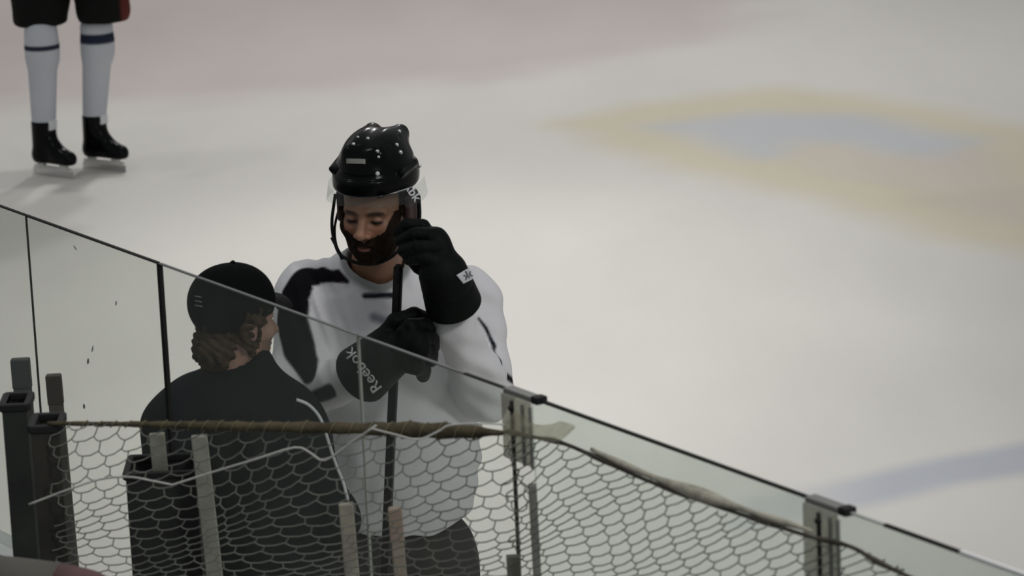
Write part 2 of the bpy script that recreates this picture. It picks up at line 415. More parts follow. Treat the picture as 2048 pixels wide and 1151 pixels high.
def seam(px, width, mm, label, z0=GB, z1=GZ, th=.02):
    bm = bmesh.new(); t = g_at(px); g_box(bm, t - width / 2, t + width / 2, z0, z1, th, 0, .001)
    return tag(link('glass_seam_strip', bm_mesh(bm), mm, smooth=False), label, 'seam strip', 'strips between the glass panels')
seam(52, .004, M_edge_dark, 'thin dark strip between the two leftmost glass panels', th=.005)
seam(319, .013, mat('seam_black', (.008, .007, .007), .6, spec=.15), 'thick black strip between glass panels, left of the man in the cap', th=.011)
seam(716, .0065, M_gasket, 'pale strip between glass panels crossing the white lettering', th=.006)
# brackets at the two right-hand joints
M_rib = mat('post_rib', (.05, .045, .04), .6, spec=.2)
def bracket(pa, pb, pdark, z0, label):
    root = empty('glass_bracket', g_pt(g_at(pa), z0), label, 'bracket', 'frosted brackets on the glass joints')
    a, b = g_at(pa), g_at(pb)
    bm = bmesh.new(); g_box(bm, a, b - .02, z0, GZ - .005, .006, .016, .002); link('plate', bm_mesh(bm), M_bracket, root, smooth=False)
    bm = bmesh.new(); g_box(bm, a, b, GZ - .006, GZ + .006, .026, 0, .002); link('top_cap', bm_mesh(bm), M_greyed, root, smooth=False)
    bm = bmesh.new(); g_box(bm, b - .018, b + .006, GZ - .006, GZ + .010, .028, .002, .003); link('end_cap', bm_mesh(bm), M_rubber, root, smooth=False)
    for k, (px, wd) in enumerate(((pdark, .008), (pb - 22, .007), (pb - 6, .006))):
        t = g_at(px); bm = bmesh.new(); g_box(bm, t - wd / 2, t + wd / 2, z0 if k else z0 - .5, GZ - .012, .006, .022, .001)
        link('post_rib', bm_mesh(bm), M_rib if k == 0 else M_greyed, root, smooth=False)
    t = g_at(pdark); bm = bmesh.new(); bmesh.ops.create_uvsphere(bm, u_segments=12, v_segments=8, radius=.007, matrix=Matrix.Translation(g_pt(t, GZ - .028, .024)))
    link('bolt', bm_mesh(bm), M_rubber, root)
    return root
bracket(1016, 1083, 1040, 1.705, 'frosted glass bracket beside the white sleeve, wrapped with pale tape')
bracket(1620, 1700, 1655, 1.695, 'frosted glass bracket near the lower right corner with a dark post')
# boards, walkway, stands beyond
bm = bmesh.new(); g_box(bm, seams[0] - 6, seams[-1] + 5, 0, GB, .10)
tag(link('wall_boards', bm_mesh(bm), mat('board_white', (.72, .74, .72), .35), smooth=False), 'white dasher boards under the glass', None, None, 'structure')
def quad(name, pts, mm, label):
    me = bpy.data.meshes.new(name); me.from_pydata([tuple(p) for p in pts], [], [(0, 1, 2, 3)]); return tag(link(name, me, mm, smooth=False), label, None, None, 'structure')
bm = bmesh.new(); box_bm(bm, (0, 42.2, .55), (34, .3, 1.1)); 
tag(link('wall_far', bm_mesh(bm), mat('far_boards', (.62, .5, .47), .4), smooth=False), 'far dasher boards of the rink', None, None, 'structure')
bm = bmesh.new()
for k in range(9): box_bm(bm, (0, 43 + k * .8, .9 + k * .42), (34, .8, 1.0 + k * .84))
tag(link('wall_stands', bm_mesh(bm), mat('stand_seats', (.22, .10, .09), .6), smooth=False), 'stepped stands beyond the far boards', None, None, 'structure')
bm = bmesh.new(); g_box(bm, seams[0] - 6, seams[-1] + 5, -.05, .012, 9, 4.56); tag(link('floor_walkway', bm_mesh(bm), mat('rubber_floor', (.05, .05, .05), .8), smooth=False), 'dark rubber walkway behind the boards', None, None, 'structure')

# ================================================================== PLAYER
A = lambda *a: np.array(P(*a), np.float32)  # player points keep their image pixels; depths were pulled toward the camera along those rays
SP = scale_at(10.23)                                         # pixels per metre near the player
def r_(px): return px / SP
player = empty('person', (A(770, 900, 10.28)[0], 10.28, 0), 'hockey player in white jersey with black shoulder, black helmet, glove raised to face, looking down', 'person')
# ---- head frame
HC = A(751, 414, 10.15); HS = 1.08
yaw, pit, rol = math.radians(-19), math.radians(5), math.radians(-2)
Hf = Vector((math.sin(yaw) * math.cos(pit), -math.cos(yaw) * math.cos(pit), -math.sin(pit))).normalized()
Hr = Vector((math.cos(yaw), math.sin(yaw), 0)); Hr = (Hr - Hf * Hr.dot(Hf)).normalized(); Hu = Hr.cross(-Hf).normalized()
if Hu.z < 0: Hu = -Hu
Rr = Matrix.Rotation(rol, 3, Hf); Hr = Rr @ Hr; Hu = Rr @ Hu
HM = np.array([Hr, Hf, Hu], np.float32).T                    # local axes x right of picture, y front, z up
def hl(X): return ((X - HC) @ HM) / HS
def hw(x, y, z): return Vector(HC) + (Hr * x + Hf * y + Hu * z) * HS
def face(q, neck=True):
    d = un(.03, ell(q, (0, -.015, .045), (.077, .097, .088)), ell(q, (0, .022, -.030), (.064, .070, .090)), ell(q, (0, .032, -.078), (.047, .052, .038)))
    d = smin(d, sph(q, (0, .070, -.100), .019), .02)
    for s in (-1, 1):
        d = smin(d, ell(q, (s * .043, .058, -.030), (.022, .022, .020)), .02)
        d = smin(d, cone(q, (s * .012, .084, .012), (s * .045, .070, .014), .012, .009), .015)
    for s in (-1, 1): d = smax(d, -ell(q, (s * .031, .100, -.006), (.020, .018, .013)), .014)
    for s in (-1, 1):
        d = smin(d, sph(q, (s * .031, .074, -.008), .0135), .003)
        d = smin(d, ell(q, (s * .079, -.008, -.012), (.010, .020, .033)), .008)
    d = smin(d, cone(q, (0, .088, .004), (0, .112, -.036), .0075, .0125), .010)
    for s in (-1, 1): d = smin(d, ell(q, (s * .014, .098, -.041), (.009, .011, .008)), .006)
    d = smin(d, ell(q, (0, .088, -.066), (.024, .010, .0075)), .006); d = smin(d, ell(q, (0, .086, -.079), (.020, .010, .0075)), .006)
    d = smax(d, -ell(q, (0, .098, -.0725), (.022, .008, .0022)), .004)
    return d
NB = A(748, 560, 10.29)
def skin_f(X):
    q = hl(X); d = face(q) * HS
    return smin(d, cone(X, tuple(hw(0, -.035, -.06)), tuple(NB), .066, .068), .03)
def skin_c(V):
    q = ((V - HC) @ HM) / HS; c = np.tile(np.array([.27, .145, .09]), (len(V), 1))
    c = lerp(c, (.30, .115, .075), np.exp(-((np.abs(q[:, 0]) - .035) ** 2 + (q[:, 2] + .035) ** 2) / .0005) * .6)
    c = lerp(c, (.37, .20, .125), np.exp(-(q[:, 0] ** 2 + (q[:, 2] + .035) ** 2) / .0003) * .7 * (q[:, 1] > .09))
    for s in (-1, 1):
        brow = np.exp(-(((q[:, 0] - s * .031) / .020) ** 4 + ((q[:, 2] - .013 + .10 * np.abs(np.abs(q[:, 0]) - .031)) / .0055) ** 2)) * (q[:, 1] > .05)
        c = lerp(c, (.035, .02, .013), np.clip(brow * 1.3, 0, 1))
        eye = np.exp(-(((q[:, 0] - s * .031) / .015) ** 4 + ((q[:, 2] + .010) / .0040) ** 2)) * (q[:, 1] > .06)
        c = lerp(c, (.012, .009, .007), np.clip(eye * 1.6, 0, 1))
    lip = np.exp(-((q[:, 0] / .022) ** 4 + ((q[:, 2] + .0725) / .010) ** 2)) * (q[:, 1] > .07)
    return lerp(c, (.13, .04, .033), lip * .9)
head_m = surf(skin_f, HC - np.array([.2, .2, .30]), HC + np.array([.2, .22, .24]), .0027, skin_c)
def pt(*a): return tuple(A(*a))
# body under the clothes (torso, arms, legs) as one continuous surface with the neck
HIPL, HIPR = A(740, 1120, 10.33), A(850, 1115, 10.33)
KL, KR = np.array([HIPL[0] - .05, 10.21, .55]), np.array([HIPR[0] + .06, 10.25, .55])
FL_, FR_ = np.array([HIPL[0] - .07, 10.33, .11]), np.array([HIPR[0] + .08, 10.38, .11])
def body_f(X):
    d = un(.05, ell(X, pt(775, 720, 10.31), (.17, .10, .26)), ell(X, pt(795, 930, 10.31), (.15, .10, .22)), cone(X, pt(650, 612, 10.31), pt(900, 610, 10.31), .055))
    d = smin(d, cone(X, pt(748, 640, 10.31), pt(748, 550, 10.29), .07, .06), .04)
    d = un(.03, d, cone(X, pt(640, 620, 10.29), pt(615, 780, 10.17), .05, .042), cone(X, pt(615, 780, 10.17), pt(700, 765, 9.99), .042, .032),
           cone(X, pt(920, 620, 10.29), pt(975, 790, 10.19), .05, .042), cone(X, pt(975, 790, 10.19), pt(905, 630, 9.95), .042, .032))
    for h_, k_, f_ in ((HIPL, KL, FL_), (HIPR, KR, FR_)): d = un(.025, d, cone(X, h_, k_, .085, .058), cone(X, k_, f_ + [0, 0, .16], .055, .040), cone(X, f_ + [0, 0, .16], f_, .038, .034))
    return d
body_m = surf(body_f, (A(570, 900, 10.23)[0], 9.83, .08), (A(1040, 900, 10.23)[0], 10.55, A(750, 540, 10.29)[2]), .012, lambda V: np.tile([.30, .165, .105], (len(V), 1)))
link('body', merge_meshes([head_m, body_m]), M_skin, player)
# hair under the helmet rim and beard
def shell(off, cut):
    return lambda X: (lambda q: smax(face(q) - off, cut(q), .004) * HS)(hl(X))
def beard_cut(q):
    side = np.abs(q[..., 0]); top = -.040 - .012 * np.exp(-(side / .030) ** 2) - .008 * np.clip(1 - side / .02, 0, 1)
    top = top + .006 * sst(side, .03, .05) + .04 * sst(side, .050, .066)
    lips = -(np.sqrt((q[..., 0] / .019) ** 2 + ((q[..., 2] + .0745) / .0070) ** 2) - 1) * .008
    n = .0035 * np.sin(q[..., 0] * 600) * np.sin(q[..., 2] * 520 + 1)
    return np.maximum(np.maximum(q[..., 2] - top + n, lips), .018 - q[..., 1])
hb0, hb1 = HC - .22, HC + .26
link('beard', surf(shell(.0045, beard_cut), hb0, hb1, .0027), M_hair, player)
link('hair', surf(shell(.007, lambda q: np.maximum(np.maximum(.060 - q[..., 2] + .012 * np.sin(q[..., 0] * 90 + 1) * (q[..., 1] > .03) - .07 * (q[..., 1] < .025), q[..., 2] - .12), -.02 - q[..., 2])), hb0, hb1, .0032), M_hair, player)
# ---- helmet
def helm_outer(q):
    d = ell(q, (0, -.015, .084), (.094, .124, .108))
    band = smax(ell(q, (0, -.015, .078), (.101, .133, .114)), np.abs(q[..., 2] - .078) - .022, .006)
    d = smin(d, band, .006)
    for s in (-1, 1):
        d = smin(d, cone(q, (s * .036, .055, .154), (s * .036, -.10, .159), .017, .021), .026)
        d = smin(d, cone(q, (s * .088, .045, .106), (s * .094, -.03, .110), .009), .008)
    d = smax(d, -cone(q, (0, .09, .200), (0, -.12, .210), .015), .018)
    for s in (-1, 1):
        for (y_, z_) in ((.078, .140), (.03, .172), (-.03, .178)):
            d = smax(d, -ell(q, (s * .062, y_, z_), (.0045, .013, .008)), .003)
        d = smax(d, -ell(q, (s * .018, .098, .140), (.0045, .008, .008)), .003)
    g_ = np.abs(q[..., 2] - .108 - .06 * np.abs(q[..., 0])); d = d + .0018 * np.exp(-(g_ / .003) ** 2)
    return d
def helm_f(X):
    q = hl(X); d = helm_outer(q)
    d = smax(d, -ell(q, (0, -.015, .062), (.092, .118, .108)), .004)
    rim = .060 - .085 * sst(-q[..., 1], -.060, .01)
    return smax(d, rim - q[..., 2], .006) * HS
helmet_m = surf(helm_f, HC - .26, HC + .30, .0028)
helmet = link('helmet', helmet_m, M_black, player); HT = bvh(surf(helm_f, HC - .26, HC + .30, .005))
def helmet_hit(px, py, off): return hit(HT, px, py, off)
# screws and lamp glints, both set as bright studs (positions read on the shell)
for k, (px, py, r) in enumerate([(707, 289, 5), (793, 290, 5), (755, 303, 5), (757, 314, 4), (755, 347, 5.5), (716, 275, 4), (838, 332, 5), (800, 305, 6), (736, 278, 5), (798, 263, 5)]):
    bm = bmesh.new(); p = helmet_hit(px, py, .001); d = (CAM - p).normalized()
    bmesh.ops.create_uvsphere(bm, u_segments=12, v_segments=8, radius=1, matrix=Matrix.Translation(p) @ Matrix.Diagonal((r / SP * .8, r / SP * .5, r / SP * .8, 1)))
    s = link('screw_glint', bm_mesh(bm), M_steel if k not in (4,) else M_white, helmet)
patch(HT, [(693, 317), (731, 318), (731, 328), (693, 327)], helmet, mat('dull_silver', (.20, .20, .18), .5), 'badge', .0012, .001)
# visor
def visor_mesh():
    bm = bmesh.new(); g = []; n, k = 40, 10
    for i in range(n + 1):
        a = math.radians(-112 + 224 * i / n)
        for j in range(k + 1):
            v = j / k; rx = .112 + .006 * v; ry = .142 + .010 * v
            fall = .034 + .0 * math.cos(a) - .012 * (1 - min(1, abs(a) / 1.2)) + (.012 if abs(a) > 1.0 else 0)
            z = .068 - v * fall
            g.append(bm.verts.new(hw(rx * math.sin(a), -.015 + ry * math.cos(a), z)))
    for i in range(n):
        for j in range(k): bm.faces.new((g[i * (k + 1) + j], g[(i + 1) * (k + 1) + j], g[(i + 1) * (k + 1) + j + 1], g[i * (k + 1) + j + 1]))
    r = bmesh.ops.solidify(bm, geom=bm.faces[:], thickness=.0025)
    return bm_mesh(bm)
vm_ = visor_mesh(); visor = link('visor', vm_, M_visor, player)
VT = bvh(visor_mesh())
letters('Rbk', VT, (824, 383), (.55, .83), (.83, -.55), 26, visor, M_white, bold=.02, off=.001)
# ear guard, straps
for s_, w_ in ((1, .034), (-1, .026)):
    link('ear_guard', surf(lambda X: rbox(hl(X), (s_ * .088, -.012, .0), (.009, w_, .040), r=.008) * HS, A(600, 560, 9.8), A(900, 300, 10.6), .0035), mat('ear_guard', (.055, .028, .028), .5), player)
st1 = curve_pts([hw(-.098, .010, .03), hw(-.097, .045, -.03), hw(-.086, .062, -.075), hw(-.062, .075, -.105), hw(0, .072, -.122), hw(.055, .05, -.105), hw(.088, .01, -.06)])
st2 = curve_pts([hw(-.100, -.02, -.01), hw(-.100, .020, -.05), hw(-.088, .048, -.085), hw(-.066, .070, -.108)])
st3 = curve_pts([hw(.104, -.02, .03), hw(.104, -.02, -.02), hw(.100, -.01, -.07)])
st4 = curve_pts([hw(-.096, .056, -.066), hw(-.088, .05, -.09), hw(-.07, .06, -.118)])
link('chin_strap', tube_mesh([st1, st2, st3, st4], [.0042, .0035, .0055, .0035], 8), M_strap, player)

# ---- jersey
def folds(X, amp):
    x, y, z = X[..., 0], X[..., 1], X[..., 2]
    return amp * (np.sin(x * 62 - z * 22 + 1.2 * np.sin(z * 9)) * (.5 + .5 * np.sin(z * 6 + x * 9)) + .6 * np.sin(x * 31 + z * 38 + 2 * np.sin(x * 12)))
def jersey_f(X):
    tor = un(.07, ell(X, pt(760, 690, 10.30), (.235, .145, .25)), ell(X, pt(800, 900, 10.28), (.215, .155, .32)), cone(X, pt(626, 586, 10.31), pt(915, 605, 10.31), .085, .085))
    tor = smin(tor, cone(X, pt(748, 600, 10.30), pt(742, 540, 10.27), .11, .085), .05)
    hem = A(800, 1100, 10.13)[2] + .045 * np.cos((X[..., 0] - A(815, 1100, 10.13)[0]) * 9) * -1 + .055
    tor = smax(tor, hem - X[..., 2], .012)
    ra = un(.05, cone(X, pt(614, 590, 10.29), pt(606, 770, 10.17), .088, .078), cone(X, pt(606, 775, 10.17), pt(706, 758, 9.99), .078, .054))
    la = cone(X, pt(935, 600, 10.30), pt(968, 780, 10.23), .088, .082)
    la = smin(la, cone(X, pt(968, 785, 10.21), pt(910, 650, 9.97), .078, .056), .022)
    d = un(.03, tor, ra); d = smin(d, la, .018)
    d = d + folds(X, .0035)
    fw_ = np.exp(-((X[..., 0] - pt(650, 620, 10.2)[0]) / .075) ** 2 - ((X[..., 2] - pt(650, 630, 10.2)[2]) / .12) ** 2)
    d = d + .0055 * fw_ * np.sin((X[..., 0] + .30 * X[..., 2]) * 150) + .004 * np.exp(-((X[..., 0] - pt(980, 720, 10.2)[0]) / .09) ** 2) * np.sin(X[..., 2] * 75 + X[..., 0] * 60)
    nk = cone(X, tuple(NB + np.array([0, 0, -.015], np.float32)), tuple(hw(0, -.02, -.02)), .066, .092)
    d = smax(d, -nk, .010)
    d = smax(d, -cone(X, pt(806, 1100, 10.28), (pt(806, 1100, 10.28)[0], 10.28, .4), .13, .2), .02)
    return d
jl, jh = np.array([A(530, 900, 10.23)[0], 9.78, A(800, 1150, 10.13)[2] - .05]), np.array([A(1080, 900, 10.23)[0], 10.58, A(740, 470, 10.23)[2]])
jersey_m = surf(jersey_f, jl, jh, .0052)
JT = bvh(jersey_m)
def on_j(pts, off=0): return [hit(JT, x, y, off) for x, y in pts]
V = coords(jersey_m)
c = np.tile(np.array([.77, .77, .79]), (len(V), 1))
d, t = seg_dist(V, on_j([(674, 552), (642, 549), (610, 554), (588, 592), (580, 640), (594, 690), (618, 745)]))
wd = np.interp(t, [0, .15, .35, .6, .85, 1], [.014, .024, .034, .046, .046, .03])
c = lerp(c, (.006, .006, .008), 1 - sst(d - wd, -.004, .006))
d, t = seg_dist(V, on_j([(694, 562), (674, 552)])); c = lerp(c, (.01, .006, .012), 1 - sst(d - np.interp(t, [0, 1], [.006, .018]), -.003, .005))
d, t = seg_dist(V, on_j([(610, 805), (660, 782)])); c = lerp(c, (.012, .014, .022), 1 - sst(d - .020, -.004, .006))
d, t = seg_dist(V, on_j([(957, 636), (972, 656), (988, 690), (1003, 728)])); c = lerp(c, (.012, .014, .022), 1 - sst(d - np.interp(t, [0, .5, .9, 1], [.003, .005, .010, .003]), -.003, .004))
d, t = seg_dist(V, on_j([(1015, 752), (1024, 760)])); c = lerp(c, (.008, .008, .012), 1 - sst(d - .010, -.004, .004))
# collar band
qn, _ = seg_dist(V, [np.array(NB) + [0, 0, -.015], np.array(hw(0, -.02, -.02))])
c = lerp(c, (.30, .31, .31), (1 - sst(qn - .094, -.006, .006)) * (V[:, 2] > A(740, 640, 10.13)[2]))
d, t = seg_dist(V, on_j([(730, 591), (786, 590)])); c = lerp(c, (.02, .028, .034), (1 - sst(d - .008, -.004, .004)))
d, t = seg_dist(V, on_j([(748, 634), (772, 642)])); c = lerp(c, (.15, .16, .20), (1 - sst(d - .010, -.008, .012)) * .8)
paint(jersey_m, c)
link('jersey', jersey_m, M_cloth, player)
# ---- pants, socks, skates
def pants_f(X):
    d = un(.06, ell(X, pt(800, 1110, 10.30), (.20, .14, .16)), cone(X, HIPL, KL + np.array([0, 0, .12]), .125, .10), cone(X, HIPR, KR + np.array([0, 0, .12]), .125, .10))
    return smax(smax(d, .58 - X[..., 2], .01), X[..., 2] - A(800, 1030, 10.13)[2], .01) + folds(X, .002)
link('hockey_pants', surf(pants_f, (A(600, 900, 10.23)[0], 9.93, .5), (A(1060, 900, 10.23)[0], 10.63, 1.2), .009, lambda V: np.tile([.045, .04, .038], (len(V), 1))), M_cloth, player)
def leg_gear(par, knee, foot, toe, sockcol, k=1.0, band=None):
    kx = np.array(knee, float); fx = np.array(foot, float); toe = np.array(toe, float); toe /= np.linalg.norm(toe)
    f = lambda X: smax(smin(cone(X, kx + [0, 0, .07], kx - [0, 0, .04], .080 * k, .078 * k), cone(X, kx, fx + [0, 0, .16], .074 * k, .058 * k), .03), .205 - X[..., 2], .01)
    me = surf(f, kx - [.3, .3, .5], kx + [.3, .3, .2], .008)
    V_ = coords(me); cc = np.tile(np.array(sockcol), (len(V_), 1))
    if band: cc = lerp(cc, (.02, .025, .045), (1 - sst(np.abs(V_[:, 2] - band[0]), band[1] - .004, band[1] + .004)))
    paint(me, cc); link('sock', me, M_cloth, par)
    b = fx + [0, 0, .0]
    T3 = np.array([toe[0], toe[1], 0])
    def boot(X):
        d = smin(cone(X, b + [0, 0, .15], b + [0, 0, -.005] - T3 * .02, .062 * k, .050 * k), cone(X, b - [0, 0, .012] - T3 * .03, b - [0, 0, .018] + T3 * .15, .042 * k, .040 * k), .03)
        d = smin(d, cone(X, b + [0, 0, .07] + T3 * .02, b + [0, 0, .0] + T3 * .10, .040, .034), .03)
        d = smax(d, X[..., 2] - (b[2] + .165), .01); return smax(d, b[2] - .045 - X[..., 2], .006)
    sk = link('skate_boot', surf(boot, b - [.3, .3, .15], b + [.3, .3, .3], .006), M_black, par)
    N3 = np.array([-T3[1], T3[0], 0]); bm = bmesh.new(); R3 = Matrix((T3, N3, (0, 0, 1))).transposed()
    for s_ in (-.035, .115): box_bm(bm, Vector(b + T3 * s_ + [0, 0, -.056]), (.045, .022, .035), R3, .004)
    box_bm(bm, Vector(b + T3 * .04 + [0, 0, -.072]), (.25, .012, .018), R3, .003)
    link('blade_holder', bm_mesh(bm), mat('holder_white', (.6, .6, .58), .4), sk, smooth=False)
    bm = bmesh.new(); z0 = b[2] - .08; box_bm(bm, Vector((*(b + T3 * .04)[:2], z0 / 2 + .001)), (.27, .004, max(z0, .01)), R3)
    link('skate_blade', bm_mesh(bm), M_steel, sk, smooth=False)
    tp = b + [0, 0, .145] + T3 * .055; bm = bmesh.new(); box_bm(bm, Vector(tp), (.018, .05 * k, .05), R3, .006); link('boot_tongue', bm_mesh(bm), M_white, sk)
leg_gear(player, KL, FL_, (-.3, -1, 0), (.5, .5, .52)); leg_gear(player, KR, FR_, (.3, -1, 0), (.5, .5, .52))

# ---- gloves
def finger_glove(name, wrist, knuck, tips, thumb, r, cuff_dir, cuff_r, seg=4, backn=None):
    """padded hockey glove: cuff, back-of-hand rolls, four padded fingers, thumb"""
    wrist = np.array(wrist); K = [np.array(k_) for k_ in knuck]
    def f(X):
        kc = sum(K) / 4; d = un(.02, *[cone(X, wrist * .65 + kc * .35, k_, .036, r * 1.12) for k_ in K])
        d = smin(d, cone(X, wrist, kc, .040, .034), .02)
        # padded rolls across the back
        for i in range(3):
            t_ = .25 + .28 * i; a = (wrist * (1 - t_) + K[0] * t_); b_ = (wrist * (1 - t_) + K[3] * t_)
            off = np.array(backn) * .014
            d = smin(d, cone(X, a + off, b_ + off, .019), .004)
        for k_, tp in zip(K, tips):
            ch = [k_] + [np.array(q) for q in tp]
            for a, b_ in zip(ch[:-1], ch[1:]):
                g_ = b_ - a
                d = smin(d, cone(X, a + g_ * .12, b_ - g_ * .12, r * 1.05, r * .98), .0035)
        tc_ = [np.array(q) for q in thumb]
        for a, b_ in zip(tc_[:-1], tc_[1:]): d = smin(d, cone(X, a, b_, r * 1.2, r * 1.05), .006)
        cd_ = np.array(cuff_dir); cd_ = cd_ / np.linalg.norm(cd_); ce = wrist + cd_ * .080
        cf = cone(X, wrist - cd_ * .03, ce, cuff_r * .86, cuff_r)
        cf = smax(cf, (X - ce.astype(np.float32)) @ cd_.astype(np.float32), .008)
        cf = smax(cf, -cone(X, wrist + cd_ * .02, ce + cd_ * .03, cuff_r - .022, cuff_r - .012), .006)
        d = smin(d, cf, .010)
        gr = (X - wrist.astype(np.float32)) @ cd_.astype(np.float32)
        return d + .0025 * np.exp(-((gr - .012) / .004) ** 2)
    allp = np.array([wrist] + K + [np.array(q) for tp in tips for q in tp] + [np.array(q) for q in thumb] + [wrist + np.array(cuff_dir) / np.linalg.norm(cuff_dir) * .1])
    me = surf(f, allp.min(0) - .09, allp.max(0) + .09, .0034); tr = bvh(me); return link(name, me, M_glove, player), tr
# upper glove: hand against the cheek, back of hand to the camera and right
cuffU = A(915, 640, 9.97) - A(888, 560, 9.91)
up_k = [pt(846, 452, 9.95), pt(872, 470, 9.92), pt(886, 496, 9.89), pt(890, 522, 9.88)]
up_t = [[pt(815, 448, 9.95), pt(797, 466, 9.99)], [pt(832, 466, 9.88), pt(798, 484, 9.93)], [pt(840, 492, 9.85), pt(802, 502, 9.91)], [pt(846, 514, 9.85), pt(814, 518, 9.91)]]
upper_glove, ug_m = finger_glove('glove', pt(893, 566, 9.90), up_k, up_t, [pt(862, 556, 9.97), pt(838, 532, 9.98), pt(812, 504, 9.99)], .0168, cuffU, .074, backn=(.75, -.6, .25))
lowU = A(690, 778, 9.99) - A(760, 722, 9.91)
lo_k = [pt(820, 652, 9.87), pt(838, 676, 9.85), pt(842, 704, 9.84), pt(832, 734, 9.84)]
lo_t = [[pt(850, 648, 9.90), pt(862, 668, 9.97)], [pt(864, 676, 9.89), pt(866, 696, 9.96)], [pt(862, 704, 9.88), pt(862, 722, 9.95)], [pt(848, 738, 9.88), pt(846, 752, 9.95)]]
lower_glove, lg_m = finger_glove('glove', pt(756, 722, 9.92), lo_k, lo_t, [pt(765, 672, 9.92), pt(790, 642, 9.92), pt(828, 630, 9.94), pt(852, 638, 9.97)], .0185, lowU, .080, backn=(-.1, -.9, .35))
UGT, LGT = ug_m, lg_m
ltx = letters('Reebok', LGT, (727, 740), (-.60, -.80), (-.80, .60), 32, lower_glove, mat('grey_print', (.62, .64, .63), .6), bold=.015, off=.002)
ptc = patch(UGT, [(912, 550), (950, 527), (962, 549), (926, 567)], upper_glove, M_white, 'cuff_patch', .0015, .002)
letters('ok', UGT, (936, 548), (-.88, .47), (-.47, -.88), 24, upper_glove, mat('print_grey', (.12, .12, .13), .6), off=.004)

# ---- stick, its own thing
s0, s1 = Vector(P(797, 532, 9.96)), Vector(P(770, 1150, 9.99)); sd = (s1 - s0).normalized(); s2 = s0 + sd * ((s0.z - .07) / -sd.z)
stick = empty('hockey_stick', (s2.x, s2.y, 0), 'black hockey stick held upright in front of the white jersey', 'hockey stick')
bm = bmesh.new(); q = sd.to_track_quat('Z', 'X').to_matrix(); box_bm(bm, (s0 + s2) / 2, (.022, .018, (s2 - s0).length), q, .004); link('shaft', bm_mesh(bm), M_black, stick)
link('grip_tape', tube_mesh([[s0 - sd * .004, s0 + sd * .012, s0 + sd * .03, s0 + sd * .16]], [[.008, .0125, .0120, .0118]], 10), mat('tape_black', (.012, .01, .012), .9, bump=.8), stick)
bl_ = curve_pts([s2 + Vector((0, 0, .02)), s2 + Vector((-.05, -.03, -.025)), s2 + Vector((-.16, -.10, -.035)), s2 + Vector((-.28, -.16, -.03))])
bm = bmesh.new(); prev = None
for p in bl_:
    ring = [bm.verts.new(p + Vector(o)) for o in ((.004, -.004, .04), (.004, .004, .04), (.004, .004, -.033), (.004, -.004, -.033))]
    if prev:
        for k in range(4): bm.faces.new((prev[k], prev[(k + 1) % 4], ring[(k + 1) % 4], ring[k]))
    else: bm.faces.new(ring)
    prev = ring
bm.faces.new(prev[::-1]); link('blade', bm_mesh(bm), M_black, stick, smooth=False)

# ================================================================== MAN IN THE CAP
MY = 9.74; SM = scale_at(MY)
man = empty('person', (A(480, 900, MY)[0], MY, 0), 'man in black cap and dark jacket with white piping, seen from behind, curly hair', 'person')
MC = A(474, 640, MY); MS = 0.99
yaw = math.radians(126); pit = math.radians(4)
Mf = Vector((math.sin(yaw) * math.cos(pit), -math.cos(yaw) * math.cos(pit), -math.sin(pit))).normalized()
Mr = Vector((math.cos(yaw), math.sin(yaw), 0)); Mu = Mr.cross(-Mf).normalized()
if Mu.z < 0: Mu = -Mu
MM = np.array([Mr, Mf, Mu], np.float32).T
def ml(X): return ((X - MC) @ MM) / MS
def mw(x, y, z): return Vector(MC) + (Mr * x + Mf * y + Mu * z) * MS
def mskin_c(V):
    q = ((V - MC) @ MM) / MS; c = np.tile(np.array([.33, .20, .15]), (len(V), 1))
    bd = sst(-q[:, 2], .035, .055) * sst(q[:, 1], .02, .04)
    return lerp(c, (.13, .085, .055), bd * .7)
mh0, mh1 = np.array(MC) - np.array([.24, .24, .30]), np.array(MC) + np.array([.24, .24, .24])
mhead = surf(lambda X: smin(face(ml(X)) * MS, cone(X, tuple(mw(0, -.03, -.06)), pt(480, 775, MY), .062, .066), .03), mh0, mh1, .0032, mskin_c)
MHL, MHR = np.array([MC[0] - .10, MY + .02, .92]), np.array([MC[0] + .12, MY + .02, .92])
MKL, MKR = np.array([MC[0] - .12, MY - .02, .50]), np.array([MC[0] + .14, MY, .50])
MFL, MFR = np.array([MC[0] - .14, MY + .02, .09]), np.array([MC[0] + .16, MY + .03, .09])
MSL, MSR = (350, 835, MY), (600, 862, MY)
def mbody_f(X):
    d = un(.05, ell(X, pt(485, 900, MY), (.17, .10, .25)), ell(X, pt(490, 1060, MY), (.15, .10, .2)), cone(X, pt(480, 800, MY), pt(480, 750, MY), .06))
    d = un(.03, d, cone(X, pt(*MSL), pt(330, 1040, MY), .05, .04), cone(X, pt(330, 1040, MY), pt(400, 1170, MY - .2), .04, .03), cone(X, pt(*MSR), pt(655, 1040, MY), .05, .04), cone(X, pt(655, 1040, MY), pt(600, 1170, MY + .2), .04, .03))
    for a, b_, c_ in ((MHL, MKL, MFL), (MHR, MKR, MFR)): d = un(.04, d, cone(X, a, b_, .085, .055), cone(X, b_, c_, .052, .036))
    return d
mbody = surf(mbody_f, (MC[0] - .5, MY - .4, .06), (MC[0] + .5, MY + .4, A(480, 762, MY)[2]), .012, lambda V: np.tile([.33, .20, .15], (len(V), 1)))
link('body', merge_meshes([mhead, mbody]), M_skin, man)
